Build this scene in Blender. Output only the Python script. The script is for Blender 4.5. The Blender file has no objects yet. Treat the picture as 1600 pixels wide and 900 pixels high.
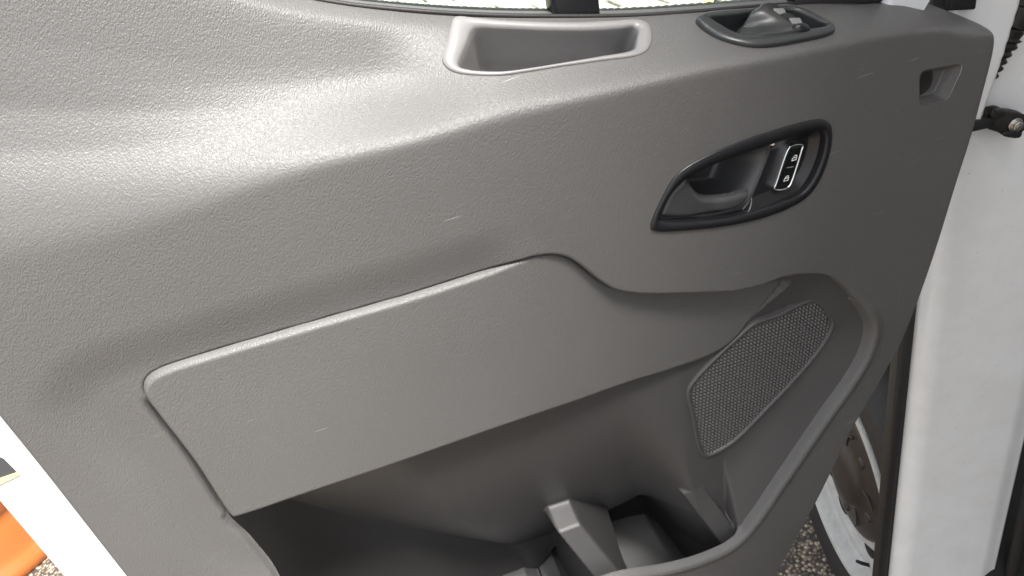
import bpy, bmesh, math, random
import numpy as np
from mathutils import Vector, Matrix
random.seed(7); np.random.seed(7)
scene = bpy.context.scene
R = math.radians

# ------------------------------------------------------------------ camera
ZC = 1.85                                   # eye height above the ground
PITCH, YAW, ROLL, LENS = 32.0, 8.0, -14.0, 26.0
CAM = np.array((0.0, -0.62, ZC))
FPX = LENS / 36 * 1600
_p, _y, _r = R(PITCH), R(YAW), R(ROLL)
FW = np.array((math.sin(_y)*math.cos(_p), math.cos(_y)*math.cos(_p), -math.sin(_p)))
RT0 = np.array((math.cos(_y), -math.sin(_y), 0.0)); UP0 = np.cross(RT0, FW)
RT = math.cos(_r)*RT0 + math.sin(_r)*UP0
UP = -math.sin(_r)*RT0 + math.cos(_r)*UP0
cd = bpy.data.cameras.new('camera'); cam = bpy.data.objects.new('camera', cd)
scene.collection.objects.link(cam); scene.camera = cam
cd.lens = LENS; cd.sensor_width = 36; cd.clip_start = 0.01; cd.clip_end = 500
M4 = Matrix(((RT[0], UP[0], -FW[0], CAM[0]), (RT[1], UP[1], -FW[1], CAM[1]), (RT[2], UP[2], -FW[2], CAM[2]), (0, 0, 0, 1)))
cam.matrix_world = M4
cd.dof.use_dof = False

# ------------------------------------------------------------------ sky, sun, exposure
SUN_EL, SUN_AZ = 63.0, 157.0                # azimuth from +Y towards +X
w = bpy.data.worlds.new('World'); scene.world = w; w.use_nodes = True
nt = w.node_tree; nt.nodes.clear()
sky = nt.nodes.new('ShaderNodeTexSky'); sky.sky_type = 'NISHITA'; sky.sun_disc = False
sky.sun_elevation = R(SUN_EL); sky.sun_rotation = R(SUN_AZ); sky.dust_density = 4.0; sky.air_density = 1.0
hs = nt.nodes.new('ShaderNodeHueSaturation'); hs.inputs['Saturation'].default_value = 0.25
bg = nt.nodes.new('ShaderNodeBackground'); bg.inputs['Strength'].default_value = 0.11
wo = nt.nodes.new('ShaderNodeOutputWorld')
nt.links.new(sky.outputs[0], hs.inputs['Color']); nt.links.new(hs.outputs[0], bg.inputs['Color']); nt.links.new(bg.outputs[0], wo.inputs['Surface'])
sl = bpy.data.lights.new('sun', 'SUN'); sl.energy = 3.6; sl.angle = R(16); sl.color = (1, .975, .94)
so = bpy.data.objects.new('sun', sl); scene.collection.objects.link(so)
sd = Vector((math.sin(R(SUN_AZ))*math.cos(R(SUN_EL)), math.cos(R(SUN_AZ))*math.cos(R(SUN_EL)), math.sin(R(SUN_EL))))
so.rotation_euler = sd.to_track_quat('Z', 'Y').to_euler(); so.location = (0, 0, 6)
vs = scene.view_settings
vs.view_transform = 'Standard'; vs.look = 'None'; vs.gamma = 1; vs.use_curve_mapping = False
vs.exposure = 1.72

# ------------------------------------------------------------------ helpers
C = scene.collection
def link(o, parent=None):
    C.objects.link(o)
    if parent is not None: o.parent = parent
    return o
def empty(name, label, cat, loc=(0, 0, 0)):
    o = bpy.data.objects.new(name, None); C.objects.link(o)      # kept at the world origin so that parts keep world coordinates
    o.empty_display_size = 0.1; o['label'] = label; o['category'] = cat
    return o
def mesh_np(name, verts, faces, m, parent=None, smooth=True):
    me = bpy.data.meshes.new(name)
    verts = np.asarray(verts, dtype=np.float32)
    if isinstance(faces, np.ndarray) and faces.ndim == 2:
        n, k = faces.shape
        me.vertices.add(len(verts)); me.vertices.foreach_set('co', verts.ravel())
        me.loops.add(n*k); me.loops.foreach_set('vertex_index', faces.astype(np.int32).ravel())
        me.polygons.add(n); me.polygons.foreach_set('loop_start', np.arange(0, n*k, k, dtype=np.int32))
        me.polygons.foreach_set('loop_total', np.full(n, k, dtype=np.int32))
        me.update(calc_edges=True); me.validate()
    else:
        me.from_pydata([tuple(map(float, v)) for v in verts], [], [tuple(f) for f in faces]); me.update()
    if smooth: me.polygons.foreach_set('use_smooth', np.ones(len(me.polygons), dtype=bool))
    me.materials.append(m)
    return link(bpy.data.objects.new(name, me), parent)
def bm_obj(name, bm, m, parent=None, smooth=True, bevel=0, segs=2, flip=True):
    bmesh.ops.recalc_face_normals(bm, faces=bm.faces)
    me = bpy.data.meshes.new(name); bm.to_mesh(me); bm.free()
    me.polygons.foreach_set('use_smooth', np.full(len(me.polygons), smooth, dtype=bool))
    me.materials.append(m)
    o = link(bpy.data.objects.new(name, me), parent)
    if bevel:
        b = o.modifiers.new('bevel', 'BEVEL'); b.width = bevel; b.segments = segs; b.limit_method = 'ANGLE'; b.angle_limit = R(35)
        b.harden_normals = False
    return o
def ray(x, y):
    d = FW*FPX + RT*(x-800) - UP*(y-450)
    return d/np.linalg.norm(d)
def on(x, y, wv=0.0):                        # photograph point -> (u, v) on the door at height wv above the door plane
    d = ray(x, y); t = (-wv-CAM[1])/d[1]; q = CAM+t*d
    return np.array((q[0], q[2]))
def on_many(pts, wv=0.0): return np.array([on(x, y, wv) for x, y in pts])
def at_z(x, y, z):
    d = ray(x, y); t = (z-CAM[2])/d[2]; return CAM+t*d
def at_plane(x, y, p0, n):
    d = ray(x, y); t = np.dot(np.array(p0)-CAM, n)/np.dot(d, n); return CAM+t*d
def catmull(P, per=8, closed=True, alpha=0.5):
    P = np.asarray(P, float); n = len(P); out = []
    rng = range(n) if closed else range(n-1)
    for i in rng:
        if closed: p0, p1, p2, p3 = P[(i-1) % n], P[i], P[(i+1) % n], P[(i+2) % n]
        else: p0, p1, p2, p3 = P[max(i-1, 0)], P[i], P[i+1], P[min(i+2, n-1)]
        d1 = max(np.linalg.norm(p2-p1), 1e-9)**alpha
        d0 = max(np.linalg.norm(p1-p0), 1e-9)**alpha if np.linalg.norm(p1-p0) > 1e-9 else d1
        d2 = max(np.linalg.norm(p3-p2), 1e-9)**alpha if np.linalg.norm(p3-p2) > 1e-9 else d1
        m1 = (p2-p1) + d1*((p1-p0)/d0 - (p2-p0)/(d0+d1)) if np.linalg.norm(p1-p0) > 1e-9 else (p2-p1)
        m2 = (p2-p1) + d1*((p3-p2)/d2 - (p3-p1)/(d1+d2)) if np.linalg.norm(p3-p2) > 1e-9 else (p2-p1)
        for k in range(per):
            t = k/per; t2 = t*t; t3 = t2*t
            out.append((2*t3-3*t2+1)*p1 + (t3-2*t2+t)*m1 + (-2*t3+3*t2)*p2 + (t3-t2)*m2)
    if not closed: out.append(P[-1])
    return np.array(out)
def resample(P, n, closed=True):
    Q = np.vstack([P, P[:1]]) if closed else np.asarray(P)
    s = np.concatenate([[0], np.cumsum(np.linalg.norm(np.diff(Q, axis=0), axis=1))])
    t = np.linspace(0, s[-1], n, endpoint=not closed)
    return np.stack([np.interp(t, s, Q[:, k]) for k in range(Q.shape[1])], 1)
def sdf(poly, U, V, far=0.12):               # signed distance to a closed curve, negative inside
    shp = U.shape; out = np.full(shp, far, np.float32)
    mn, mx = poly.min(0)-far, poly.max(0)+far
    m = (U > mn[0]) & (U < mx[0]) & (V > mn[1]) & (V < mx[1])
    u = U[m].astype(np.float32); v = V[m].astype(np.float32)
    best = np.full(u.shape, 1e9, np.float32); ins = np.zeros(u.shape, bool)
    n = len(poly)
    for i in range(n):
        a = poly[i]; b = poly[(i+1) % n]; e = b-a; L = e@e
        if L < 1e-14: continue
        pu = u-a[0]; pv = v-a[1]
        t = np.clip((pu*e[0]+pv*e[1])/L, 0, 1)
        best = np.minimum(best, (pu-t*e[0])**2+(pv-t*e[1])**2)
        if abs(e[1]) > 1e-12:
            c = ((a[1] > v) != (b[1] > v)) & (u < e[0]*(v-a[1])/e[1]+a[0])
            ins ^= c
    dd = np.sqrt(best); dd[ins] *= -1
    out[m] = np.minimum(dd, far)
    return out
def ss(a, b, x):
    t = np.clip((x-a)/(b-a), 0, 1); return t*t*(3-2*t)
def smin(a, b, k):
    h = np.clip(0.5+0.5*(b-a)/k, 0, 1); return b*(1-h)+a*h-k*h*(1-h)
def smax(a, b, k): return -smin(-a, -b, k)
def curve_y(pts, uq):                        # smooth function through (u, v) points
    Q = catmull(pts, 10, False); Q = Q[np.argsort(Q[:, 0])]
    sl0 = (Q[8, 1]-Q[0, 1])/(Q[8, 0]-Q[0, 0])
    r = np.interp(uq, Q[:, 0], Q[:, 1])
    return np.where(uq < Q[0, 0], Q[0, 1]+(uq-Q[0, 0])*sl0, r)
def grid_patch(name, u0, u1, v0, v1, step, hfun, keep, m, parent, smooth=True, edge=None):
    nu = int((u1-u0)/step)+1; nv = int((v1-v0)/step)+1
    us = np.linspace(u0, u1, nu); vv = np.linspace(v0, v1, nv)
    U, V = np.meshgrid(us, vv)
    if edge is not None:                     # pull the outermost vertices onto the outline so that the cut edge is smooth
        K = np.ones(U.shape, bool)
        for e in edge:
            d = e(U, V); gv, gu = np.gradient(d, vv[1]-vv[0], us[1]-us[0])
            gl = np.maximum(np.hypot(gu, gv), .3); K &= d < step*1.2
            mv = np.clip(d, 0, step*1.2)/gl
            U = U-mv*gu/gl; V = V-mv*gv/gl
        W = hfun(U, V)
    else:
        W = hfun(U, V); K = keep(U, V)
    verts = np.stack([U, -W, V], -1).reshape(-1, 3)
    idx = np.arange(nu*nv).reshape(nv, nu)
    q = np.stack([idx[:-1, :-1], idx[:-1, 1:], idx[1:, 1:], idx[1:, :-1]], -1).reshape(-1, 4)
    k = (K[:-1, :-1] & K[:-1, 1:] & K[1:, 1:] & K[1:, :-1]).reshape(-1)
    q = q[k]
    used = np.unique(q); remap = np.full(nu*nv, -1, np.int64); remap[used] = np.arange(len(used))
    return mesh_np(name, verts[used], remap[q], m, parent, smooth)
def loft(name, rings, m, parent=None, cap_last=False, cap_first=False, smooth=True, closed=True, sub=0, sharp=None):
    n = len(rings[0]); V = np.vstack(rings); F = []
    for r in range(len(rings)-1):
        for i in range(n if closed else n-1):
            j = (i+1) % n
            F.append((r*n+i, r*n+j, (r+1)*n+j, (r+1)*n+i))
    bm = bmesh.new()
    vs_ = [bm.verts.new(tuple(map(float, v))) for v in V]
    for f in F:
        try: bm.faces.new([vs_[i] for i in f])
        except ValueError: pass
    def cap(ids):
        c = bm.verts.new(tuple(np.mean([V[i] for i in ids], 0)))
        for i in range(len(ids)):
            bm.faces.new((vs_[ids[i]], vs_[ids[(i+1) % len(ids)]], c))
    if cap_last: cap([(len(rings)-1)*n+i for i in range(n)])
    if cap_first: cap([i for i in range(n)])
    return bm_obj(name, bm, m, parent, smooth)
def inset(P, d):                             # shrink a closed 2-D curve by d along its normals
    a = np.roll(P, 1, 0); b = np.roll(P, -1, 0); t = b-a
    nrm = np.stack([-t[:, 1], t[:, 0]], 1); nrm /= np.maximum(np.linalg.norm(nrm, axis=1, keepdims=True), 1e-9)
    area = 0.5*np.sum(P[:, 0]*np.roll(P[:, 1], -1)-np.roll(P[:, 0], -1)*P[:, 1])
    return P+nrm*d*(1 if area > 0 else -1)
def tube_pts(path, radii, seg=12):
    path = np.asarray(path, float); rings = []
    for i, p in enumerate(path):
        t = path[min(i+1, len(path)-1)]-path[max(i-1, 0)]; t = t/np.linalg.norm(t)
        a = np.array((0, 0, 1.0)) if abs(t[2]) < .9 else np.array((1.0, 0, 0))
        x = np.cross(t, a); x /= np.linalg.norm(x); y = np.cross(t, x)
        rings.append(np.array([p+radii[i]*(math.cos(k)*x+math.sin(k)*y) for k in np.linspace(0, 2*math.pi, seg, endpoint=False)]))
    return rings
def box_bm(lo, hi, bm=None, mat=None):
    bm = bm or bmesh.new()
    r = bmesh.ops.create_cube(bm, size=1)
    s = [h-l for l, h in zip(lo, hi)]; c = [(h+l)/2 for l, h in zip(lo, hi)]
    for v in r['verts']: v.co = Vector([v.co[k]*s[k]+c[k] for k in range(3)])
    if mat is not None: bmesh.ops.transform(bm, matrix=mat, verts=r['verts'])
    return bm

# ------------------------------------------------------------------ materials
def mat(name, col, rough=.5, metal=0, spec=.5, coat=0):
    m = bpy.data.materials.new(name); m.use_nodes = True
    b = m.node_tree.nodes['Principled BSDF']
    b.inputs['Base Color'].default_value = (*col, 1); b.inputs['Roughness'].default_value = rough
    b.inputs['Metallic'].default_value = metal; b.inputs['Specular IOR Level'].default_value = spec
    b.inputs['Coat Weight'].default_value = coat
    return m, m.node_tree, b
def N(t, typ, **kw):
    n = t.nodes.new(typ)
    for k, v in kw.items():
        if k.startswith('i_'): n.inputs[k[2:].replace('_', ' ')].default_value = v
        else: setattr(n, k, v)
    return n
def grain_mat(name, col, rough, scale, dist, spec=.5, wear=True, mottling=.06):
    """moulded plastic with a leather grain: wrinkled cells in relief, faint scuffs"""
    m, t, b = mat(name, col, rough, 0, spec)
    tc = N(t, 'ShaderNodeTexCoord')
    nz = N(t, 'ShaderNodeTexNoise', i_Scale=scale*.35, i_Detail=2.0)
    t.links.new(tc.outputs['Object'], nz.inputs['Vector'])
    mx = N(t, 'ShaderNodeMix', data_type='VECTOR', blend_type='MIX') if False else N(t, 'ShaderNodeVectorMath', operation='MULTIPLY_ADD')
    t.links.new(nz.outputs['Color'], mx.inputs[0]); mx.inputs[1].default_value = (2.2/scale,)*3
    m0 = N(t, 'ShaderNodeMapping'); m0.inputs['Rotation'].default_value = (0, R(-30), 0)
    mp = N(t, 'ShaderNodeMapping'); mp.inputs['Scale'].default_value = (1.15, 1.15, .58)
    t.links.new(tc.outputs['Object'], m0.inputs['Vector']); t.links.new(m0.outputs[0], mp.inputs['Vector']); t.links.new(mp.outputs[0], mx.inputs[2])
    v1 = N(t, 'ShaderNodeTexVoronoi', feature='F1', i_Scale=scale)
    t.links.new(mx.outputs[0], v1.inputs['Vector'])
    n2 = N(t, 'ShaderNodeTexNoise', i_Scale=scale*1.1, i_Detail=3.0, i_Roughness=.6)
    t.links.new(mx.outputs[0], n2.inputs['Vector'])
    ad = N(t, 'ShaderNodeMath', operation='MULTIPLY_ADD'); ad.inputs[1].default_value = -.8
    t.links.new(v1.outputs['Distance'], ad.inputs[0]); t.links.new(n2.outputs['Fac'], ad.inputs[2])
    bp = N(t, 'ShaderNodeBump', i_Strength=1.0, i_Distance=dist)
    t.links.new(ad.outputs[0], bp.inputs['Height']); t.links.new(bp.outputs[0], b.inputs['Normal'])
    # colour: faint mottling and dust
    n3 = N(t, 'ShaderNodeTexNoise', i_Scale=9.0, i_Detail=5.0)
    t.links.new(tc.outputs['Object'], n3.inputs['Vector'])
    cr = N(t, 'ShaderNodeMapRange'); cr.inputs['To Min'].default_value = 1-mottling; cr.inputs['To Max'].default_value = 1+mottling
    t.links.new(n3.outputs['Fac'], cr.inputs['Value'])
    mu = N(t, 'ShaderNodeVectorMath', operation='SCALE'); mu.inputs[0].default_value = col
    t.links.new(cr.outputs[0], mu.inputs['Scale']); 
    last = mu.outputs[0]
    if wear:
        n4 = N(t, 'ShaderNodeTexNoise', i_Scale=260.0, i_Detail=1.0)
        t.links.new(tc.outputs['Object'], n4.inputs['Vector'])
        r4 = N(t, 'ShaderNodeMapRange'); r4.inputs['From Min'].default_value = .83; r4.inputs['From Max'].default_value = .90
        t.links.new(n4.outputs['Fac'], r4.inputs['Value'])
        mm = N(t, 'ShaderNodeMix', data_type='RGBA'); mm.inputs[7].default_value = (.42, .40, .37, 1)
        t.links.new(r4.outputs[0], mm.inputs[0]); t.links.new(last, mm.inputs[6]); last = mm.outputs[2]
    if wear == 2:                             # short pale scratches
        for rot, th in ((R(25), .865), (R(-50), .875)):
            m5 = N(t, 'ShaderNodeMapping'); m5.inputs['Rotation'].default_value = (0, rot, 0); m5.inputs['Scale'].default_value = (26, 26, 700)
            t.links.new(tc.outputs['Object'], m5.inputs['Vector'])
            n5 = N(t, 'ShaderNodeTexNoise', i_Scale=1.0, i_Detail=0.0); t.links.new(m5.outputs[0], n5.inputs['Vector'])
            r5 = N(t, 'ShaderNodeMapRange'); r5.inputs['From Min'].default_value = th; r5.inputs['From Max'].default_value = th+.05; r5.inputs['To Max'].default_value = .55
            t.links.new(n5.outputs['Fac'], r5.inputs['Value'])
            m6 = N(t, 'ShaderNodeMix', data_type='RGBA'); m6.inputs[7].default_value = (.40, .39, .37, 1)
            t.links.new(r5.outputs[0], m6.inputs[0]); t.links.new(last, m6.inputs[6]); last = m6.outputs[2]
    t.links.new(last, b.inputs['Base Color'])
    rr = N(t, 'ShaderNodeMapRange'); rr.inputs['To Min'].default_value = rough-.05; rr.inputs['To Max'].default_value = rough+.06
    t.links.new(n3.outputs['Fac'], rr.inputs['Value']); t.links.new(rr.outputs[0], b.inputs['Roughness'])
    return m
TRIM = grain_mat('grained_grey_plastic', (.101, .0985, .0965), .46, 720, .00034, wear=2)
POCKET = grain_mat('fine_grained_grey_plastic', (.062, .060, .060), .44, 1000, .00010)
TRAYM = grain_mat('satin_light_grey_plastic', (.20, .196, .195), .38, 1100, .00006, wear=False)
GRILLM = grain_mat('dark_grille_plastic', (.060, .058, .058), .40, 1500, .00003, wear=False)
BLACKP = grain_mat('satin_black_plastic', (.012, .012, .014), .33, 1500, .00004, wear=False)
LEVERM = grain_mat('charcoal_handle_plastic', (.042, .043, .044), .34, 1300, .00005, wear=False)
SWITCHM = grain_mat('grey_switch_plastic', (.036, .038, .039), .32, 1300, .00005, wear=False)
RUBBER = grain_mat('black_rubber', (.014, .013, .013), .55, 600, .0001, wear=False)
CHROME = mat('chrome', (.75, .76, .78), .12, 1)[0]
GLOSSB = mat('gloss_black_switch', (.01, .012, .012), .12)[0]
PRINT = mat('white_print', (.75, .75, .73), .5)[0]
STEEL = mat('zinc_steel', (.62, .60, .56), .35, 1)[0]
def paint():
    m, t, b = mat('white_paint', (.80, .81, .82), .22, 0, .5, .6)
    tc = N(t, 'ShaderNodeTexCoord')
    b.inputs['Coat Roughness'].default_value = .06
    n = N(t, 'ShaderNodeTexNoise', i_Scale=14, i_Detail=6.0, i_Roughness=.65); t.links.new(tc.outputs['Object'], n.inputs['Vector'])
    cr = N(t, 'ShaderNodeValToRGB'); cr.color_ramp.elements[0].position = .35; cr.color_ramp.elements[1].position = .62
    cr.color_ramp.elements[0].color = (.77, .775, .775, 1); cr.color_ramp.elements[1].color = (.83, .84, .85, 1)
    t.links.new(n.outputs['Fac'], cr.inputs[0])
    # small dark dirt specks
    n2 = N(t, 'ShaderNodeTexNoise', i_Scale=420, i_Detail=0.0); t.links.new(tc.outputs['Object'], n2.inputs['Vector'])
    r2 = N(t, 'ShaderNodeMapRange'); r2.inputs['From Min'].default_value = .86; r2.inputs['From Max'].default_value = .90
    t.links.new(n2.outputs['Fac'], r2.inputs['Value'])
    mm = N(t, 'ShaderNodeMix', data_type='RGBA'); mm.inputs[7].default_value = (.22, .2, .17, 1)
    t.links.new(r2.outputs[0], mm.inputs[0]); t.links.new(cr.outputs[0], mm.inputs[6]); t.links.new(mm.outputs[2], b.inputs['Base Color'])
    n5 = N(t, 'ShaderNodeTexNoise', i_Scale=5, i_Detail=1.0); t.links.new(tc.outputs['Object'], n5.inputs['Vector'])
    bp = N(t, 'ShaderNodeBump', i_Strength=.15, i_Distance=.004); t.links.new(n5.outputs['Fac'], bp.inputs['Height']); t.links.new(bp.outputs[0], b.inputs['Normal'])
    t.links.new(bp.outputs[0], b.inputs['Coat Normal'])
    return m
WHITE = paint()
def glass():
    m = bpy.data.materials.new('window_glass'); m.use_nodes = True; t = m.node_tree; t.nodes.clear()
    o = N(t, 'ShaderNodeOutputMaterial'); mix = N(t, 'ShaderNodeMixShader'); tr = N(t, 'ShaderNodeBsdfTransparent'); gl = N(t, 'ShaderNodeBsdfGlossy')
    tr.inputs[0].default_value = (.90, .94, .91, 1); gl.inputs['Roughness'].default_value = .01
    fr = N(t, 'ShaderNodeFresnel', i_IOR=1.45)
    t.links.new(fr.outputs[0], mix.inputs[0]); t.links.new(tr.outputs[0], mix.inputs[1]); t.links.new(gl.outputs[0], mix.inputs[2]); t.links.new(mix.outputs[0], o.inputs[0])
    return m
GLASS = glass()
def ground_mat():
    m, t, b = mat('exposed_aggregate', (.2, .17, .13), .75)
    tc = N(t, 'ShaderNodeTexCoord')
    v = N(t, 'ShaderNodeTexVoronoi', i_Scale=95.0); t.links.new(tc.outputs['Object'], v.inputs['Vector'])
    cr = N(t, 'ShaderNodeValToRGB'); e = cr.color_ramp.elements
    e[0].position = 0; e[0].color = (.10, .075, .055, 1); e[1].position = 1; e[1].color = (.50, .44, .34, 1)
    x = e.new(.4); x.color = (.22, .17, .12, 1); x = e.new(.7); x.color = (.34, .28, .2, 1)
    sep = N(t, 'ShaderNodeSeparateColor'); t.links.new(v.outputs['Color'], sep.inputs[0]); t.links.new(sep.outputs[0], cr.inputs[0])
    r = N(t, 'ShaderNodeMapRange'); r.inputs['From Min'].default_value = .38; r.inputs['From Max'].default_value = .62
    t.links.new(v.outputs['Distance'], r.inputs['Value'])
    mm = N(t, 'ShaderNodeMix', data_type='RGBA'); mm.inputs[7].default_value = (.05, .042, .035, 1)
    t.links.new(r.outputs[0], mm.inputs[0]); t.links.new(cr.outputs[0], mm.inputs[6]); t.links.new(mm.outputs[2], b.inputs['Base Color'])
    bp = N(t, 'ShaderNodeBump', i_Strength=1.0, i_Distance=.006, invert=True); t.links.new(v.outputs['Distance'], bp.inputs['Height']); t.links.new(bp.outputs[0], b.inputs['Normal'])
    return m
GROUND = ground_mat()
def stone_mat(name, c1, c2, sc=6):
    m, t, b = mat(name, c1, .8)
    tc = N(t, 'ShaderNodeTexCoord'); oi = N(t, 'ShaderNodeObjectInfo')
    n = N(t, 'ShaderNodeTexNoise', i_Scale=sc, i_Detail=6.0, i_Roughness=.7, noise_dimensions='4D'); t.links.new(tc.outputs['Object'], n.inputs['Vector']); 
    mr = N(t, 'ShaderNodeMath', operation='MULTIPLY'); mr.inputs[1].default_value = 30; t.links.new(oi.outputs['Random'], mr.inputs[0]); t.links.new(mr.outputs[0], n.inputs['W'])
    cr = N(t, 'ShaderNodeValToRGB'); cr.color_ramp.elements[0].position = .3; cr.color_ramp.elements[1].position = .65
    cr.color_ramp.elements[0].color = (*c1, 1); cr.color_ramp.elements[1].color = (*c2, 1)
    t.links.new(n.outputs['Fac'], cr.inputs[0]); t.links.new(cr.outputs[0], b.inputs['Base Color'])
    bp = N(t, 'ShaderNodeBump', i_Strength=.6, i_Distance=.02); t.links.new(n.outputs['Fac'], bp.inputs['Height']); t.links.new(bp.outputs[0], b.inputs['Normal'])
    return m
STONE = stone_mat('pale_paving_stone', (.27, .255, .20), (.42, .405, .34), 5)
YELLOW = stone_mat('worn_yellow_paint', (.62, .50, .08), (.75, .66, .22), 10)
ORANGE = mat('orange_plastic', (.34, .10, .025), .3, 0, .5, .3)[0]
WHEELP = stone_mat('silver_wheel_paint', (.44, .435, .41), (.56, .555, .53), 18); WHEELP.node_tree.nodes['Principled BSDF'].inputs['Roughness'].default_value = .35
CAPM = grain_mat('brown_black_wheel_cap', (.035, .028, .024), .38, 900, .00008, wear=False)
TYRE = grain_mat('tyre_rubber', (.022, .021, .02), .6, 220, .0006, wear=False)
DARK = mat('dark_liner_and_shade', (.012, .012, .012), .7)[0]  # matte black, also the shade colour of plates drawn as holes and slots

# ================================================================== the door: traced outlines, metres on the door plane
van = empty('van', 'white van with its front door open, showing the grey grained door trim', 'van')
door = bpy.data.objects.new('door', None); link(door, van); door['label'] = 'open front door with grey grained plastic trim'
WK = .082                                    # how far the shoulder of the trim stands proud of the door plane
belt = np.vstack([on_many([(100, -150), (300, -62), (420, -22), (530, 0), (610, 9), (700, 16), (790, 20), (870, 21), (930, 21), (1000, 19.5), (1100, 13), (1200, 5), (1280, 1), (1340, 3), (1400, 2), (1450, 11), (1490, 9), (1522, 8), (1600, 40)], -.008)])
crease = on_many([(-160, 372), (0, 348), (150, 328), (300, 297), (450, 258), (640, 214), (770, 182), (900, 152), (1000, 131), (1100, 113), (1200, 101), (1300, 88), (1400, 70), (1500, 50), (1600, 36)], WK-.006)
UL = on(110, 768, .050)[0]                                   # rear edge of the trim
right_edge = on_many([(1522, 6), (1547, 22), (1561, 40), (1563, 62), (1558, 90), (1545, 140), (1525, 213), (1500, 290), (1475, 370), (1445, 455), (1410, 538), (1370, 603), (1330, 660), (1258, 776), (1185, 896), (1115, 1016)], .050)
vbot = right_edge[-1][1]-.02
outline = np.vstack([catmull(belt[:-2], 4, False), catmull(right_edge, 6, False), [(right_edge[-1][0]-.06, vbot), (UL+.03, vbot), (UL, vbot+.03)], [(UL, belt[0][1]+.03)]])
ins_px = [(219, 612), (222, 598), (232, 587), (255, 575), (330, 551), (480, 507), (640, 461), (760, 422), (820, 402), (850, 396), (880, 398), (905, 412), (930, 432), (955, 446), (985, 450), (1040, 448), (1100, 444), (1170, 440), (1219, 436), (1222, 439), (1197, 473), (1172, 502), (1152, 528), (1122, 551), (1050, 579), (970, 604), (800, 665), (600, 735), (480, 775), (372, 811), (362, 812), (354, 806), (300, 725), (240, 648), (224, 626)]
u_fold = on(850, 500, .068)[0]
def w_ins(U, V):
    d = U-u_fold
    return .080 - .13*np.logaddexp(0, d/.035)*.035 - .02*np.clip(-d-.15, 0, 1)**2
def solve(px, hf, it=12):                    # point where the photograph's ray meets the surface hf
    x, y = px; wv = .05
    for _ in range(it):
        q = on(x, y, wv); wv = .5*wv+.5*float(hf(np.array([[q[0]]]), np.array([[q[1]]]))[0, 0])
    q = on(x, y, wv); return np.array((q[0], q[1])), wv
def solve_many(pts, hf):
    r = [solve(p, hf) for p in pts]; return np.array([a for a, b in r]), np.array([b for a, b in r])
ins_uv = catmull(solve_many(ins_px, w_ins)[0], 5)
u_ins0 = ins_uv[:, 0].min(); v_ic = on(354, 806, .08)[1]; v_it = on(232, 587, .08)[1]
moat_px = [(95, 640), (108, 600), (150, 568), (260, 533), (480, 470), (700, 408), (820, 372), (880, 372), (930, 402), (960, 425), (980, 470), (960, 600), (700, 760), (420, 905), (340, 890), (230, 775), (150, 705)]
moat_uv = catmull(on_many(moat_px, .075), 5)
rec_px = [(1100, 480), (1195, 446), (1225, 435), (1275, 430), (1303, 437), (1330, 463), (1352, 488), (1362, 515), (1352, 556), (1324, 604), (1292, 648), (1222, 750), (1150, 846), (1100, 872), (1040, 889), (960, 903)]
rec_px2 = [(424, 898), (385, 851), (350, 808), (480, 770), (800, 655), (1050, 570)]
vlow0, vlow1 = on(330, 700, .07)[1], on(400, 900, .07)[1]
u_r0 = on(900, 300, .07)[0]; u_tray0, u_tray1 = on(560, 60, .02)[0], on(760, 60, .02)[0]
u_sw = on(1090, 60, .03)[0]
v_l0, v_l1 = on(1320, 600, .06)[1], on(1150, 846, .07)[1]
def interp_s(x, xs, ys):
    return np.interp(x, xs, ys)
def h_trim0(U, V):                           # the trim without its cut-outs
    bv = curve_y(belt, U); kv = curve_y(crease, U)
    t = (bv-V)/np.maximum(bv-kv, .02)
    FL = interp_s(t, [-.3, 0, .05, .09, .20, .35, .50, .60, .72, .86, 1.0, 1.2], [-.6, 0, .14, .20, .25, .29, .335, .38, .52, .76, 1.0, 1.35])
    FR = interp_s(t, [-.3, 0, .08, .25, .5, .8, 1.0, 1.2], [-.5, 0, .14, .31, .56, .85, 1.04, 1.22])
    FLL = interp_s(t, [-.3, 0, .03, .06, .30, .5, .70, .82, 1.0, 1.2], [-.6, 0, .30, .46, .53, .59, .67, .77, 1.0, 1.3])
    kl = ss(.09, -.22, U); FL = FL*(1-kl)+FLL*kl
    k = ss(u_tray0, u_tray1, U)
    sh = -.012 + (WK+.012)*(FL*(1-k)+FR*k)
    face = WK - .028*ss(u_r0, u_r0+.42, U) - .006*ss(0, .25, kv-V)*(1-ss(u_r0-.1, u_r0+.1, U))
    
    face = face + .010*ss(v_l0, v_l1, V)
    kk = .008+.008*(1-ss(-.25, .05, U))
    return smin(sh, face+.0*U, kk)
_a = solve_many(rec_px, h_trim0)[0]; _b = solve_many(rec_px2, h_trim0)[0]; _l = _a[-1]
rec_uv = catmull(np.vstack([_a, [(_l[0]-.10, _l[1]-.004), (_l[0]-.25, _l[1]-.004), (_b[0][0]+.05, _l[1]), (_b[0][0]+.006, _l[1]+.03)], _b]), 5)
_cache = {}
def blur(W, n=2):
    for _ in range(n):
        W = np.pad(W, 1, mode='edge'); W = (W[:-2, 1:-1]+W[2:, 1:-1]+2*W[1:-1, 1:-1]+W[1:-1, :-2]+W[1:-1, 2:])/6
    return W
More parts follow.
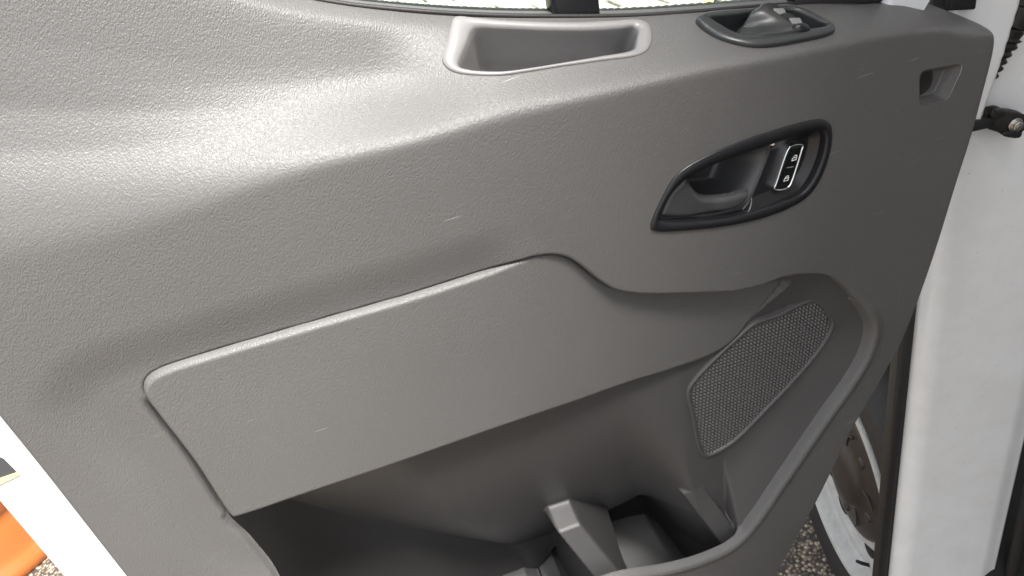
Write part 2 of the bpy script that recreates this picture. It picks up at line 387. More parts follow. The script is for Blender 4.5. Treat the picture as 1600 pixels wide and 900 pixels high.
def h_trim(U, V):
    W = h_trim0(U, V)
    if U.size > 1000: W = blur(W, 10)
    dM = sdf(moat_uv, U, V); dI = sdf(ins_uv, U, V); dO = sdf(outline, U, V); dR = sdf(rec_uv, U, V)
    kr = ss(u_fold-.05, u_fold+.03, U)       # right of the fold the trim overhangs the insert
    wi = w_ins(U, V)
    # shallow dished surround of the insert
    W = W - .0042*ss(.024, -.024, dM)*(1-kr)
    # the trim tucks under the insert's edge
    over = np.maximum(W, wi+.0035)
    W = W*(1-kr*ss(.05, .0, dI)) + over*kr*ss(.05, .0, dI)
    W = W - (.016+.008*kr)*ss(-.0012+.0024*kr, -.0055+.0015*kr, np.where((kr > .5) & (V > v_rt), np.minimum(dI, dR), dI))
    kl = ss(u_ins0+.03, u_ins0+.008, U)*ss(v_it-.02, v_it-.06, V)
    W = W - .022*ss(.0065, .0005, dI)*kl*ss(v_ic-.05, v_ic-.0, V)     # dark gap along the insert's rear edge
    # lip round the speaker and the pocket: a small raised bead, then the edge turns in
    lip = ss(on(1300, 440, .07)[1]+.01, on(1340, 520, .07)[1], V)
    W = W + .0035*np.exp(-((dR-.006)/.006)**2)*lip*ss(u_fold-.1, u_fold+.05, U)
    if U.size > 1000:
        tgt = np.maximum(h_pocket(U, V)-.004, W-.006-.018*ss(u_lip, u_lip+.025, U))
        k_ = ss(.0025, -.0035-.003*ss(u_lip, u_lip+.025, U), dR); W = W*(1-k_)+np.minimum(W, tgt)*k_
    # outer edge rolls back to the shell
    e = np.clip(-dO, 0, .02)
    rr = .013
    q = np.clip(1-e/rr, 0, 1)
    W = W - (1-np.sqrt(np.clip(1-q*q, 0, 1)))*.034
    return W
tray_px = [(711, 28), (740, 30), (780, 34), (850, 37), (900, 37), (955, 35), (999, 33), (1012, 38), (1018, 52), (1016, 72), (1002, 86), (940, 96), (870, 106), (820, 114), (780, 119), (735, 118), (708, 113), (695, 104), (691, 94), (699, 66), (705, 40)]
switch_px = [(1087, 32), (1098, 25), (1123, 21.6), (1169, 18.5), (1200, 15), (1225, 12), (1244, 14.5), (1267, 24), (1288, 35.5), (1300, 43), (1303, 50), (1294, 56), (1252, 66), (1209, 73.5), (1180, 75), (1152, 71), (1123, 62), (1101, 49.5), (1090, 39.5)]
handle_px = [(1016, 357), (1017, 347), (1033, 310), (1051, 279), (1067, 263.5), (1111, 239), (1167, 216.7), (1222, 199), (1267, 187.5), (1287, 186.7), (1297.5, 196), (1299, 219), (1293, 248), (1280, 281), (1262, 305.5), (1236, 323), (1189, 341), (1133, 353), (1067, 360), (1026, 361)]
hook_px = [(1436.7, 119), (1439, 113), (1446.7, 109.5), (1457, 107), (1480, 103), (1497, 100), (1503, 103), (1502, 111), (1493, 130), (1483, 151), (1477, 157), (1458, 161), (1441, 164), (1437, 161), (1436.5, 140)]
def trace(px, per=6, n=None):
    uv, ww = solve_many(px, h_trim0); P = np.column_stack([uv, ww]); P = catmull(P, per)
    return resample(P, n) if n else P
tray_o = trace(tray_px, n=120); switch_o = trace(switch_px, n=120); handle_o = trace(handle_px, n=120); hook_o = trace(hook_px, n=96)
holes = [inset(tray_o[:, :2], .0016), inset(switch_o[:, :2], .003), inset(handle_o[:, :2], .004), hook_o[:, :2]]
trim_edges = [lambda U, V: sdf(outline, U, V)+.0003, lambda U, V: -.008-sdf(ins_uv, U, V), lambda U, V: -(.0035+.007*ss(u_lip, u_lip+.025, U))-sdf(rec_uv, U, V)]
v_rt = on(1335, 470, .06)[1]
u_lip = on(1140, 850, .066)[0]
trim_edges += [(lambda U, V, h=h: -sdf(h, U, V, .02)) for h in holes]
u_max = right_edge[:, 0].max()+.01; v_max = belt[:, 1].max()+.02; v_min = vbot-.005

# insert
def h_ins(U, V):
    d = -sdf(ins_uv, U, V)
    kr = ss(u_fold-.05, u_fold+.03, U)
    r = .0065*(1-.45*kr)
    q = np.clip(1-d/r, 0, 1)
    return w_ins(U, V)+.0015*(1-kr) - (1-np.sqrt(np.clip(1-q*q, 0, 1)))*(.022-.016*kr)
mn, mx = ins_uv.min(0)-.005, ins_uv.max(0)+.005
ins = grid_patch('armrest_insert', mn[0], mx[0], mn[1], mx[1], .0014, h_ins, None, TRIM, door, edge=[lambda U, V: sdf(ins_uv, U, V)])

# pocket and speaker housing: one moulding behind the trim
px_u = lambda x, y, wv=.03: on(x, y, wv)[0]
px_v = lambda x, y, wv=.03: on(x, y, wv)[1]
spk_px = [(1072, 612), (1078, 598), (1110, 560), (1150, 520), (1175, 500), (1215, 485), (1262, 468), (1275, 467), (1290, 476), (1306, 498), (1306, 508), (1290, 532), (1250, 580), (1190, 645), (1155, 682), (1140, 695), (1110, 713), (1100, 715), (1092, 708), (1080, 655)]
spk_cut = inset(resample(catmull(on_many(spk_px, .05), 5), 120), .006)
A_px = [(1345, 482), (1318, 520), (1270, 580), (1220, 640), (1165, 703), (1118, 762)]      # convex edge right of the speaker
A_uv = catmull(on_many(A_px, .05), 8, False)
def side_dist(poly, U, V):                   # signed distance to an open polyline, positive on its lower right
    best = np.full(U.shape, 1e9); sgn = np.zeros(U.shape)
    for a, b in zip(poly[:-1], poly[1:]):
        e = b-a; L = e@e; pu = U-a[0]; pv = V-a[1]
        t = np.clip((pu*e[0]+pv*e[1])/L, 0, 1)
        d2 = (pu-t*e[0])**2+(pv-t*e[1])**2; c = e[0]*pv-e[1]*pu
        m = d2 < best; best = np.where(m, d2, best); sgn = np.where(m, np.sign(c), sgn)
    return np.sqrt(best)*sgn
ribs = [((888, 824), (950, 900), .0140, .034), ((1081, 764), (1139, 840), .0130, .052)]
floor_v = rec_uv[:, 1].min()-.18
under = catmull(on_many([(440, 740), (500, 770), (545, 812), (640, 836), (760, 826), (880, 788), (960, 764), (1040, 752), (1110, 745)], .03), 5, False)
SU = 1
SU = float(np.sign(side_dist(under, np.array([[on(700, 880, .03)[0]]]), np.array([[on(700, 880, .03)[1]]]))[0, 0]))
def h_pocket(U, V):
    # speaker face falls back to the left into the pocket's rear wall, which is deepest at the far left
    x0 = px_u(1040, 690); x1 = px_u(930, 700, .01); x2 = px_u(700, 780, .0); x3 = px_u(440, 800, -.02)
    uu = U + .25*(V-px_v(1040, 690))
    back = np.interp(uu, [x3-.05, x3, x2, x1, x0, x0+.1, x0+.3], [-.11, -.080, .042, .050, .052, .052, .052])
    if U.size > 1000: back = blur(back, 60)
    top = on(1120, 560, .045)[1]
    back = back + .010*ss(v_l0, v_l1, V)*ss(x0-.02, x0+.05, U)
    # the rear wall leans away into the depth of the door towards the bin floor
    dv = np.maximum(top+.01-V, 0)
    lean = .10*dv+.9*dv*dv
    back = back - np.minimum(lean, .16)*(1-ss(x0-.055, x0+.012, U+.2*(V-px_v(1040, 690))))
    back = np.maximum(back, -.13)
    # band to the right of the speaker, bent back along the edge A
    dA = side_dist(A_uv, U, V)
    W = smin(back+.004, back+.0045-.16*dA, .006)
    # concave sweep over the top of the speaker
    W = np.minimum(W, w_ins(U, V)-.007)
    # the moulding sweeps up to the lip round the speaker
    dRp = sdf(rec_uv, U, V); band = h_trim0(U, V)-.0085+.34*np.minimum(dRp, 0)
    W = smax(W, band-.6*(1-ss(u_lip-.03, u_lip+.01, U)), .008)
    W = np.where(sdf(ins_uv, U, V) < .003, np.minimum(W, w_ins(U, V)-.007), W)
    for (p, q, hw, w0) in ribs:
        a = on(*p, w0); b = on(*q, .066)
        tt = np.clip((a[1]-V)/(a[1]-b[1]), 0, 1.3)
        uc = a[0]+(b[0]-a[0])*tt
        ramp = w0 + (.070-w0)*tt - 7.0*np.maximum(np.abs(U-uc)-hw, 0)
        ramp = ramp - 3.0*np.maximum(V-a[1]+.002, 0)
        W = smax(W, ramp, .006)
    fl = .075*ss(floor_v+.003, floor_v-.003, V)-1*(V >= floor_v+.003)
    W = np.maximum(W, np.where(V < floor_v+.003, fl, -1))
    if U.size > 1000:
        dR = sdf(rec_uv, U, V); lim = h_trim0(U, V)-.012
        W = np.where(dR > .004, np.minimum(W, lim), W)
    return W
def keep_pocket(U, V):
    dR = sdf(rec_uv, U, V)
    return (sdf(outline, U, V) < -.014) & (sdf(spk_cut, U, V, .02) > 0)
mn, mx = rec_uv.min(0)-.11, rec_uv.max(0)+.02
trim = grid_patch('trim_panel', UL-.004, u_max, v_min, v_max, .0016, h_trim, None, TRIM, door, edge=trim_edges)
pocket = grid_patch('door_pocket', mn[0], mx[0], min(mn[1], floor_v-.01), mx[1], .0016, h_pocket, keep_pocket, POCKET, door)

def on_surf(hf, px, per=5, n=None):
    uv, ww = solve_many(px, hf); P = catmull(np.column_stack([uv, ww]), per)
    return resample(P, n) if n else P
def to3(P, lift=0.0): return np.column_stack([P[:, 0], -(P[:, 2]+lift), P[:, 1]])
# speaker grille: frame bead and woven field of raised dots
def h_pk_s(U, V):                             # smooth stand-in of the speaker face for placing the grille
    return h_pocket(np.repeat(np.atleast_2d(U), 1, 0), np.atleast_2d(V))
spk = on_surf(h_pk_s, spk_px, 5, 160)
cu, cv = spk[:, 0].mean(), spk[:, 1].mean()
A_ = np.column_stack([spk[:, 0], spk[:, 1], np.ones(len(spk))]); pl = np.linalg.lstsq(A_, spk[:, 2], rcond=None)[0]
spk_w = lambda U, V: pl[0]*U+pl[1]*V+pl[2]
def ring(P2, lift): return np.column_stack([P2[:, 0], -(spk_w(P2[:, 0], P2[:, 1])+lift), P2[:, 1]])
s2 = spk[:, :2]
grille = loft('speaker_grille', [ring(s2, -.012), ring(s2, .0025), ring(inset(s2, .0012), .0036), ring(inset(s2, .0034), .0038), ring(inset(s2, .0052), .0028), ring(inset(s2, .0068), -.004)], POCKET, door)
s3 = inset(s2, .0055)
ang = R(38)
def h_mesh(U, V):
    p = .0064
    a = (U*math.cos(ang)+V*math.sin(ang))/p*math.pi; b = (-U*math.sin(ang)+V*math.cos(ang))/p*math.pi
    return spk_w(U, V)+.0014+.0013*(np.sin(2*a)*np.sin(2*b)-.4)
mn, mx = s3.min(0)-.002, s3.max(0)+.002
gm = grid_patch('grille_mesh', mn[0], mx[0], mn[1], mx[1], .00055, h_mesh, None, GRILLM, door, edge=[lambda U, V: sdf(s3, U, V, .03)])

# ---- storage tray on the shoulder
o = tray_o
tray_in_px = [(741, 42), (780, 43), (855, 46), (925, 46), (970, 43), (990, 41), (997, 45), (995, 60), (991, 76), (984, 80), (940, 88), (900, 95), (840, 105), (792, 111.5), (762, 112), (735, 110), (720, 106), (715, 99), (721, 82), (729, 64), (735, 47)]
ti = trace(tray_in_px, n=120)
def align(Pa, Pb):                            # rotate Pb's start so that it lines up with Pa
    k = int(np.argmin(np.linalg.norm(Pb[:, :2]-Pa[0, :2], axis=1))); return np.roll(Pb, -k, 0)
ti = align(o, ti)
T3, I3 = to3(o), to3(ti)
nin = np.array((0, -.55, .83)); nin /= np.linalg.norm(nin)          # the tray opens up and towards the cab
c_i = I3.mean(0)
def lerp(a, b, t): return a+(b-a)*t
deep = -nin*.050
floor_ring = lerp(I3, c_i, .10)+deep
loft('storage_tray', [T3-nin*.008, T3+nin*.0006, lerp(T3, I3, .06)+nin*.0022, lerp(T3, I3, .5)+nin*.0024, lerp(T3, I3, .9)+nin*.0008, lerp(I3, c_i, .004)-nin*.002, lerp(I3, c_i, .02)-nin*.010, lerp(I3, c_i, .06)-nin*.030, lerp(I3, c_i, .08)-nin*.042, floor_ring, lerp(floor_ring, floor_ring.mean(0), .3)], TRAYM, door, cap_last=True)

# ---- window switch housing
o = switch_o
sw_in_px = [(1107, 31), (1118, 29), (1140, 27), (1170, 23.5), (1200, 20), (1225, 19), (1243, 21), (1262, 29), (1280, 38), (1291, 42.5), (1285, 46.5), (1262, 50), (1232, 54), (1195, 58), (1166, 60), (1149, 56), (1130, 46), (1114, 36)]
si = align(o, trace(sw_in_px, n=120))
T3, I3 = to3(o), to3(si); c_i = I3.mean(0)
sw = loft('window_switch', [T3-nin*.006, T3+nin*.003, lerp(T3, I3, .10)+nin*.0046, lerp(T3, I3, .5)+nin*.0052, lerp(T3, I3, .92)+nin*.0044, lerp(I3, c_i, .02)+nin*.002, lerp(I3, c_i, .06)-nin*.012, lerp(I3, c_i, .12)-nin*.016, lerp(I3, c_i, .5)-nin*.016], SWITCHM, door, cap_last=True)
def sp(px, lift):                             # on the shoulder, lifted along the housing's opening direction
    uv, ww = solve(px, h_trim0); p = np.array((uv[0], -ww, uv[1])); return p+nin*lift
def sp_at(px, lift):                          # ray point at a given lift above the shoulder
    p0 = sp(px, 0)
    # plane through p0 + nin*lift
    return at_plane(px[0], px[1], p0+nin*lift, nin)
# hood over the rocker: saddle plate between a left concave edge and the ridge
left_e = [(1186, 11), (1178, 16), (1171, 22), (1166, 32), (1160, 40), (1152, 47), (1149, 53)]
ridge = [(1194, 9.5), (1207, 15), (1220, 24), (1230, 31), (1241, 37), (1250, 43), (1252, 48)]
lf_l = [.016, .0155, .013, .006, -.001, -.006, -.004]
rows = []
L3 = resample(np.array([sp_at(p, l) for p, l in zip(left_e, [.014, .013, .011, .004, -.003, -.006, -.004])]), 14, False)
R3 = resample(np.array([sp_at(p, l) for p, l in zip(ridge, [.015, .015, .014, .013, .012, .011, .009])]), 14, False)
bot = [(1149, 56), (1170, 59.5), (1195, 57.5), (1220, 54.5), (1236, 52)]
bm = bmesh.new(); gridv = []
for i in range(14):
    row = []
    for k in range(13):
        t = k/12; p = lerp(L3[i], R3[i], t)+nin*(.004*math.sin(math.pi*t)*(1-i/18))
        row.append(bm.verts.new(tuple(p)))
    gridv.append(row)
# front skirt down to the rim
B3 = resample(np.array([sp_at(p, .004) for p in bot]), 13, False)
gridv.append([bm.verts.new(tuple(p)) for p in B3])
# back drop of the ridge
for a, b in zip(gridv[:-1], gridv[1:]):
    for k in range(12): bm.faces.new((a[k], a[k+1], b[k+1], b[k]))
drop = [bm.verts.new(tuple(np.array(r[-1].co)-nin*.022+np.array((.004, 0.0, 0)))) for r in gridv[:-1]]
for i in range(13): bm.faces.new((gridv[i][-1], drop[i], drop[i+1], gridv[i+1][-1]))
hood = bm_obj('switch_hood', bm, SWITCHM, door)
mo = hood.modifiers.new('thick', 'SOLIDIFY'); mo.thickness = .002; mo.offset = -1
# end cheek of the rocker (rounded) and two tabs
def ellipsoid(name, c, rx, ry, rz, m, parent, rot=None):
    bm = bmesh.new(); bmesh.ops.create_uvsphere(bm, u_segments=20, v_segments=12, radius=1)
    M = Matrix.Translation(Vector(c)) @ (rot.to_4x4() if rot else Matrix.Identity(4)) @ Matrix.Diagonal((rx, ry, rz, 1))
    bmesh.ops.transform(bm, matrix=M, verts=bm.verts)
    return bm_obj(name, bm, m, parent)
axU = np.array((1.0, 0, -.25)); axU /= np.linalg.norm(axU)
fr = np.cross(nin, axU); RM = Matrix((axU, fr, nin)).transposed()
ellipsoid('rocker_cheek', sp_at((1250, 49), .003), .010, .006, .008, BLACKP, door, RM)
for p in ((1218, 20), (1243, 35)):
    c = sp_at(p, .010); ob = bm_obj('rocker_tab', box_bm((-.0055, -.004, -.002), (.0055, .004, .002), mat=Matrix.Translation(Vector(c)) @ RM.to_4x4()), TRAYM, door, bevel=.001)
for p in ((1206, 12), (1231, 28)):
    c = sp_at(p, .008); ellipsoid('rocker_slot_shade', c, .008, .006, .0022, DARK, door, RM)  # solid dark lenses in place of the shade inside two slots

# ---- interior door handle
o = handle_o
hin_px = [(1030, 344), (1036, 325), (1044, 308), (1058, 290), (1075, 275.5), (1100, 263), (1133, 250), (1189, 231), (1244, 212), (1273, 203.5), (1285, 204.5), (1289, 214), (1288, 228), (1282, 252), (1269, 281), (1253, 301), (1222, 315), (1184, 328), (1144, 339), (1089, 346), (1037, 347)]
hi = align(o, trace(hin_px, n=120))
def lift2(P, l): return np.column_stack([P[:, 0], -(P[:, 2]+l), P[:, 1]])
def toward(P, t): c = P.mean(0); Q = P.copy(); Q[:, :2] = P[:, :2]+(c[:2]-P[:, :2])*t; return Q
hb = loft('handle_bezel', [lift2(o, -.012), lift2(o, .0008), lift2(lerp(o, hi, .08), .0018), lift2(lerp(o, hi, .5), .0021), lift2(lerp(o, hi, .93), .0017), lift2(hi, .0005), lift2(lerp(hi, toward(hi, 1), .012), -.004), lift2(lerp(hi, toward(hi, 1), .03), -.022)], BLACKP, door)
wh = float(hi[:, 2].mean())
hpl = np.linalg.lstsq(np.column_stack([hi[:, 0], hi[:, 1], np.ones(len(hi))]), hi[:, 2], rcond=None)[0]
hw = lambda U, V: hpl[0]*U+hpl[1]*V+hpl[2]
def hp(px, lift):                             # photograph point on the handle plane lowered or raised by lift
    q = solve(px, lambda U, V: hw(U, V)+lift)[0]; return q
div_px = [(1203, 226), (1201, 240), (1190, 268), (1178, 298), (1168, 318), (1152, 336)]
div = catmull(np.array([hp(p, -.008) for p in div_px]), 6, False)
hin2 = hi[:, :2]
def h_cup(U, V):
    dI = -sdf(hin2, U, V, .08)
    dd = side_dist(div, U, V)                 # positive to the right or left depending on direction
    s = -dd if SGN < 0 else dd
    left = ss(.0004, -.0004, s-.0002)                 # 1 in the cup, 0 on the switch side
    base = hw(U, V)
    right_p = base-.0075-.10*np.clip(s, 0, .06)+.9*np.clip(.010-dI, 0, .01)*.8
    e = ss(0, .028, -s)*ss(0, .022, dI)
    cup = base-.008-.038*e
    return right_p*(1-left)+cup*left
_pt = hp((1240, 260), -.008); _v = side_dist(div, np.array([[_pt[0]]]), np.array([[_pt[1]]]))[0, 0]
SGN = 1 if _v > 0 else -1
mn, mx = hin2.min(0)-.004, hin2.max(0)+.004
CUPM = grain_mat('lit_grey_cup_plastic', (.045, .045, .049), .34, 1300, .00005, wear=False)  # lighter than the bezel: reflected light is put into this grey
def cup_s(U, V):
    dd = side_dist(div, U, V); return dd*SGN
hin_e = lambda U, V: sdf(hin2, U, V, .03)-.0015
grid_patch('handle_cup', mn[0], mx[0], mn[1], mx[1], .0009, h_cup, None, CUPM, door, edge=[hin_e, lambda U, V: cup_s(U, V)])
grid_patch('switch_surround', mn[0], mx[0], mn[1], mx[1], .0009, h_cup, None, BLACKP, door, edge=[hin_e, lambda U, V: -cup_s(U, V)])
lev_px = [(1034, 341), (1040, 322), (1049, 306), (1062, 291), (1076, 279), (1083, 287), (1090, 299), (1097, 307), (1106, 312), (1122, 312), (1146, 307), (1170, 300), (1174, 303), (1171, 313), (1162, 323), (1148, 331), (1122, 338), (1088, 344), (1050, 345.5)]
lev = catmull(np.array([hp(p, .0) for p in lev_px]), 5)
def h_lev(U, V):
    d = -sdf(lev, U, V, .05)
    r = .006; q = np.clip(1-d/r, 0, 1)
    x = (U-lev[:, 0].min())/(np.ptp(lev[:, 0]))
    dish = .0045*np.exp(-((x-.55)/.16)**2)*1.0
    return hw(U, V)-.0035+.003*ss(.1, 1, x)-dish*.7-(1-np.sqrt(np.clip(1-q*q, 0, 1)))*.008
mn, mx = lev.min(0)-.002, lev.max(0)+.002
lv = grid_patch('handle_lever', mn[0], mx[0], mn[1], mx[1], .0008, h_lev, None, LEVERM, door, edge=[lambda U, V: sdf(lev, U, V, .03)])
# lock switch
lk_px = [(1239, 225), (1252, 224), (1255, 227), (1253, 234), (1236, 286), (1231, 293), (1222, 297), (1210, 297), (1208, 293), (1211, 285), (1228, 235), (1232, 229)]
LQ = catmull(np.array([hp(p, -.006) for p in lk_px]), 5)
def lring(P2, lift): return np.column_stack([P2[:, 0], -(hw(P2[:, 0], P2[:, 1])+lift), P2[:, 1]])
lock = loft('lock_switch', [lring(LQ, -.014), lring(LQ, -.0048), lring(inset(LQ, .0006), -.0040), lring(inset(LQ, .0012), -.0040), lring(inset(LQ, .0018), -.0050)], CHROME, door)
L2 = inset(LQ, .0013)
loft('switch_face', [lring(L2, -.010), lring(L2, -.0052), lring(inset(L2, .001), -.0046), lring(inset(L2, .0035), -.0050)], GLOSSB, door, cap_last=True)
def icon(c_px, opened):
    c = hp(c_px, -.0045); ux = hp((c_px[0]+1, c_px[1]-.30), -.0045)-c; uy = hp((c_px[0]+.28, c_px[1]-1), -.0045)-c
    bm = bmesh.new()
    def strip(pts, wd):
        pts = np.array(pts, float)
        for a, b in zip(pts[:-1], pts[1:]):
            d = b-a; L = np.linalg.norm(d); d = d/L; nn = np.array((-d[1], d[0]))*wd/2; a = a-d*wd*.3; b = b+d*wd*.3
            q = []
            for p in (a-nn, b-nn, b+nn, a+nn):
                uv = c+ux*p[0]+uy*p[1]; q.append(bm.verts.new((uv[0], -(hw(uv[0], uv[1])-.0040+strip.k), uv[1])))
            bm.faces.new(q); strip.k += .00002
    strip.k = 0
    body = [(-3.2, -3.6), (3.2, -3.6), (3.2, .6), (-3.2, .6), (-3.2, -3.6)]
    strip(body, 1.5)
    sh = [(2.6, .6), (2.6, 2.6), (1.6, 4.2), (-.6, 4.2), (-2.0, 3.2)] if opened else [(-2.3, .6), (-2.3, 2.6), (-1.2, 3.8), (1.2, 3.8), (2.3, 2.6), (2.3, .6)]
    strip(sh, 1.3)
    return bm_obj('padlock_symbol', bm, PRINT, door, smooth=False)
icon((1241, 246.5), True); icon((1228.5, 278.5), False)
a = hp((1229, 262), -.0045); b = hp((1240, 260), -.0045)
bm = bmesh.new()
d = b-a; nn = np.array((-d[1], d[0])); nn /= np.linalg.norm(nn)
bm.faces.new([bm.verts.new((q[0], -(hw(q[0], q[1])-.0041), q[1])) for q in (a-nn*.0004, b-nn*.0004, b+nn*.0004, a+nn*.0004)])
bm_obj('switch_bar', bm, mat('grey_print', (.25, .25, .25), .4)[0], door, smooth=False)

# ---- small moulded recess near the hinge end
o = hook_o
ro = lift2(o, .0)
hk_fl = [(1438, 121), (1440, 116), (1447, 112), (1455, 110.5), (1464, 109), (1472, 108), (1475, 107.5), (1476, 109), (1473.5, 115), (1466, 131), (1459, 144), (1454, 147.5), (1446, 149), (1439.5, 151), (1438, 148)]
hf_ = resample(catmull(np.array([np.append(hp_, 0) for hp_ in [on(p[0], p[1], float(o[:, 2].mean())-.014) for p in hk_fl]]), 6), 96)
hf_[:, 2] = o[:, 2].mean()-.014
hf_ = align(o, hf_)
hk = loft('moulded_recess', [lift2(o, -.0006), lift2(lerp(o, hf_, .05), -.0018), lift2(lerp(o, hf_, .5), 0), lift2(lerp(o, hf_, .93), 0), lift2(hf_, 0), lift2(toward(hf_, .3), -.0)], TRIM, door, cap_last=True)
hole_px = [(1438, 121), (1440, 116), (1446, 111.5), (1455, 110), (1457, 118), (1455, 130), (1450, 139), (1442, 146), (1438, 147)]
hq = catmull(np.array([on(p[0], p[1], float(o[:, 2].mean())-.0135) for p in hole_px]), 6); wl = float(o[:, 2].mean())-.0130
loft('recess_hole_shade', [np.column_stack([hq[:, 0], np.full(len(hq), -(wl-.001)), hq[:, 1]]), np.column_stack([hq[:, 0], np.full(len(hq), -wl), hq[:, 1]]), np.column_stack([inset(hq, .001)[:, 0], np.full(len(hq), -(wl-.0004)), inset(hq, .001)[:, 1]])], DARK, door, cap_last=True)  # flat dark plate standing in for the shade inside the hole

# ---- white steel shell of the door
sh_left = on(67, 873, -.006)[0]
print('UL', UL, 'shell', sh_left)
shell_uv = np.vstack([[(sh_left, ZC+.35), (sh_left, vbot-.05), (right_edge[-1][0]+.0, vbot-.05)], right_edge[::-1][1:9]-np.array((.004, 0)),
                      on_many([(1523, 205), (1546, 140), (1562, 97), (1576, 50), (1592, 0), (1600, -40)], -.012)])
ur = shell_uv[-1]
# window frame: the shell is open above the belt between its rear post and the sloping front post
b_in = catmull(belt[:-1], 4, False)
front_in = on_many([(1378, 0), (1372, -60)], -.012)
belt_low = np.array([(u, v-.012) for u, v in b_in if u < front_in[0][0]-.005])
shell_poly = list(map(tuple, shell_uv))+[tuple(front_in[1]+np.array((0, .30))), tuple(front_in[1])]+[tuple(front_in[0])]+[tuple(p) for p in belt_low[::-1]]+[(sh_left+.06, belt_low[0][1]+.02), (sh_left+.06, ZC+.35)]
def prism_bm(poly, y0, y1):
    bm = bmesh.new()
    f = [bm.verts.new((p[0], y0, p[1])) for p in poly]
    fc = bm.faces.new(f)
    r = bmesh.ops.extrude_face_region(bm, geom=[fc])
    for v in r['geom']:
        if isinstance(v, bmesh.types.BMVert): v.co.y = y1
    return bm
shell_a = resample(np.array(shell_poly), 260); out_in = inset(resample(outline, 300), .030)
_bv = curve_y(belt, out_in[:, 0]); _top = (out_in[:, 1] > _bv-.06) & (out_in[:, 0] < front_in[0][0]-.02); out_in[_top, 1] = _bv[_top]+.02
def h_shell(U, V):
    q = np.clip(1+sdf(shell_a, U, V)/.007, 0, 1)
    return -.004-(1-np.sqrt(np.clip(1-q*q, 0, 1)))*.05
shell = grid_patch('door_shell', shell_a[:, 0].min()-.01, shell_a[:, 0].max()+.01, shell_a[:, 1].min()-.01, shell_a[:, 1].max()+.01, .003, h_shell, None, WHITE, door,
                   edge=[lambda U, V: sdf(shell_a, U, V), lambda U, V: -sdf(out_in, U, V)])
# outer skin: a second leaf that shows past the rear edge
# sticker on the shell near the rear edge
st = on_many([(-40, 703), (0, 714), (6, 717), (31, 742), (0, 757), (-40, 776)], -.0035)
st[:, 0] = np.maximum(st[:, 0], sh_left+.0075)
stk = bm_obj('sticker', prism_bm(st, .0032, .0036), mat('dark_sticker', (.06, .062, .065), .25)[0], door, smooth=False)
st2 = on_many([(-40, 765), (0, 747), (26, 738), (31, 742), (0, 757), (-40, 776)], -.003)
st2[:, 0] = np.maximum(st2[:, 0], sh_left+.0075)
bm_obj('sticker_stripe', prism_bm(st2, .0026, .0030), mat('pale_yellow_print', (.75, .66, .30), .4)[0], door, smooth=False)
# belt seal and glass
bs = [np.array((u, .011, v-.003)) for u, v in catmull(belt[:14], 4, False)]
loft('belt_seal', tube_pts(bs, [.0022]*len(bs), 8), RUBBER, door)
bar_b = on(899, 19, -.022); bt = .45
bm = box_bm((-.021, -.012, -.04), (.021, .016, bt))
M = Matrix.Translation(Vector((bar_b[0], .026, bar_b[1]))) @ Matrix.Rotation(R(2), 4, 'Y')
bmesh.ops.transform(bm, matrix=M, verts=bm.verts)
bm_obj('window_divider', bm, BLACKP, door, bevel=.005, segs=3)
gz = .028
xb = bar_b[0]; 
def pane(u0, u1):
    us = np.linspace(u0, u1, 12); lo = curve_y(belt, us)-.02
    poly = [(u, v) for u, v in zip(us, lo)]+[(u1, ZC+.33), (u0, ZC+.33)]
    bm_obj('window_pane', prism_bm(poly, gz, gz+.004), GLASS, door, smooth=False)
pane(sh_left+.062, xb-.014); pane(xb+.026, front_in[0][0]-.03)
# black frame seal in front of the quarter window
fs = on_many([(1250, 3), (1310, 4), (1376, 4), (1372, -60)], -.018)
loft('frame_seal', tube_pts([np.array((p[0], .016, p[1])) for p in catmull(on_many([(1235, 4), (1290, 0), (1345, -1), (1372, -8), (1376, -40), (1374, -90), (1372, -320)], -.016), 5, False)], [.007]*31, 8), RUBBER, door)
fb = [np.array((p[0], .000, p[1])) for p in on_many([(1497, 14), (1503, -10), (1512, -50), (1520, -90)], .0)]
bm = bmesh.new(); 
fq = on_many([(1478, 16), (1519, 14), (1560, -300), (1520, -300)], -.001)
bm_obj('frame_strip', prism_bm(fq, -.004, .003), RUBBER, door, smooth=True, bevel=.002)

# ================================================================== the van's body beyond the hinge
AZ = R(13); fwd = np.array((math.sin(AZ), math.cos(AZ), 0)); inn = np.array((math.cos(AZ), -math.sin(AZ), 0))   # forward and inboard directions of the van
def az_pt(px, y0):                            # plan point on the vertical plane y = y0 - ...
    d = ray(*px); t = (y0-CAM[1])/d[1]; return (CAM+t*d)
J0 = az_pt((1431, 600), .045); J0[2] = 0
def jamb_pt(px): return at_plane(px[0], px[1], J0, fwd)
s_of = lambda P: float(np.dot(P-J0, inn))
S1 = s_of(jamb_pt((1602, 700)))
zt, zb = ZC+.12, .02
ns, nz = 70, 150
S = np.linspace(-.0, S1, ns); Z = np.linspace(zb, zt, nz)
SS, ZZ = np.meshgrid(S, Z)
crs = [jamb_pt(p) for p in ((1528, 205), (1560, 240), (1610, 300))]
cx = np.array([(s_of(p), p[2]) for p in crs]); cx = catmull(cx, 6, False)
dcr = side_dist(cx, SS, ZZ)
D = .030*(1-np.sqrt(np.clip(1-np.clip(1-SS/.030, 0, 1)**2, 0, 1)))                       # rounded outboard edge
D += .010*ss(-.012, .012, dcr) + .006*ss(S1-.03, S1, SS)
D += .012*ss(.0, .05, SS-.12)*ss(ZC-.25, ZC-.05, ZZ)
P = J0[None, None]+SS[..., None]*inn+D[..., None]*fwd; P[..., 2] = ZZ
idx = np.arange(ns*nz).reshape(nz, ns)
q = np.stack([idx[:-1, :-1], idx[:-1, 1:], idx[1:, 1:], idx[1:, :-1]], -1).reshape(-1, 4)
jamb = mesh_np('hinge_pillar', P.reshape(-1, 3), q, WHITE, van)
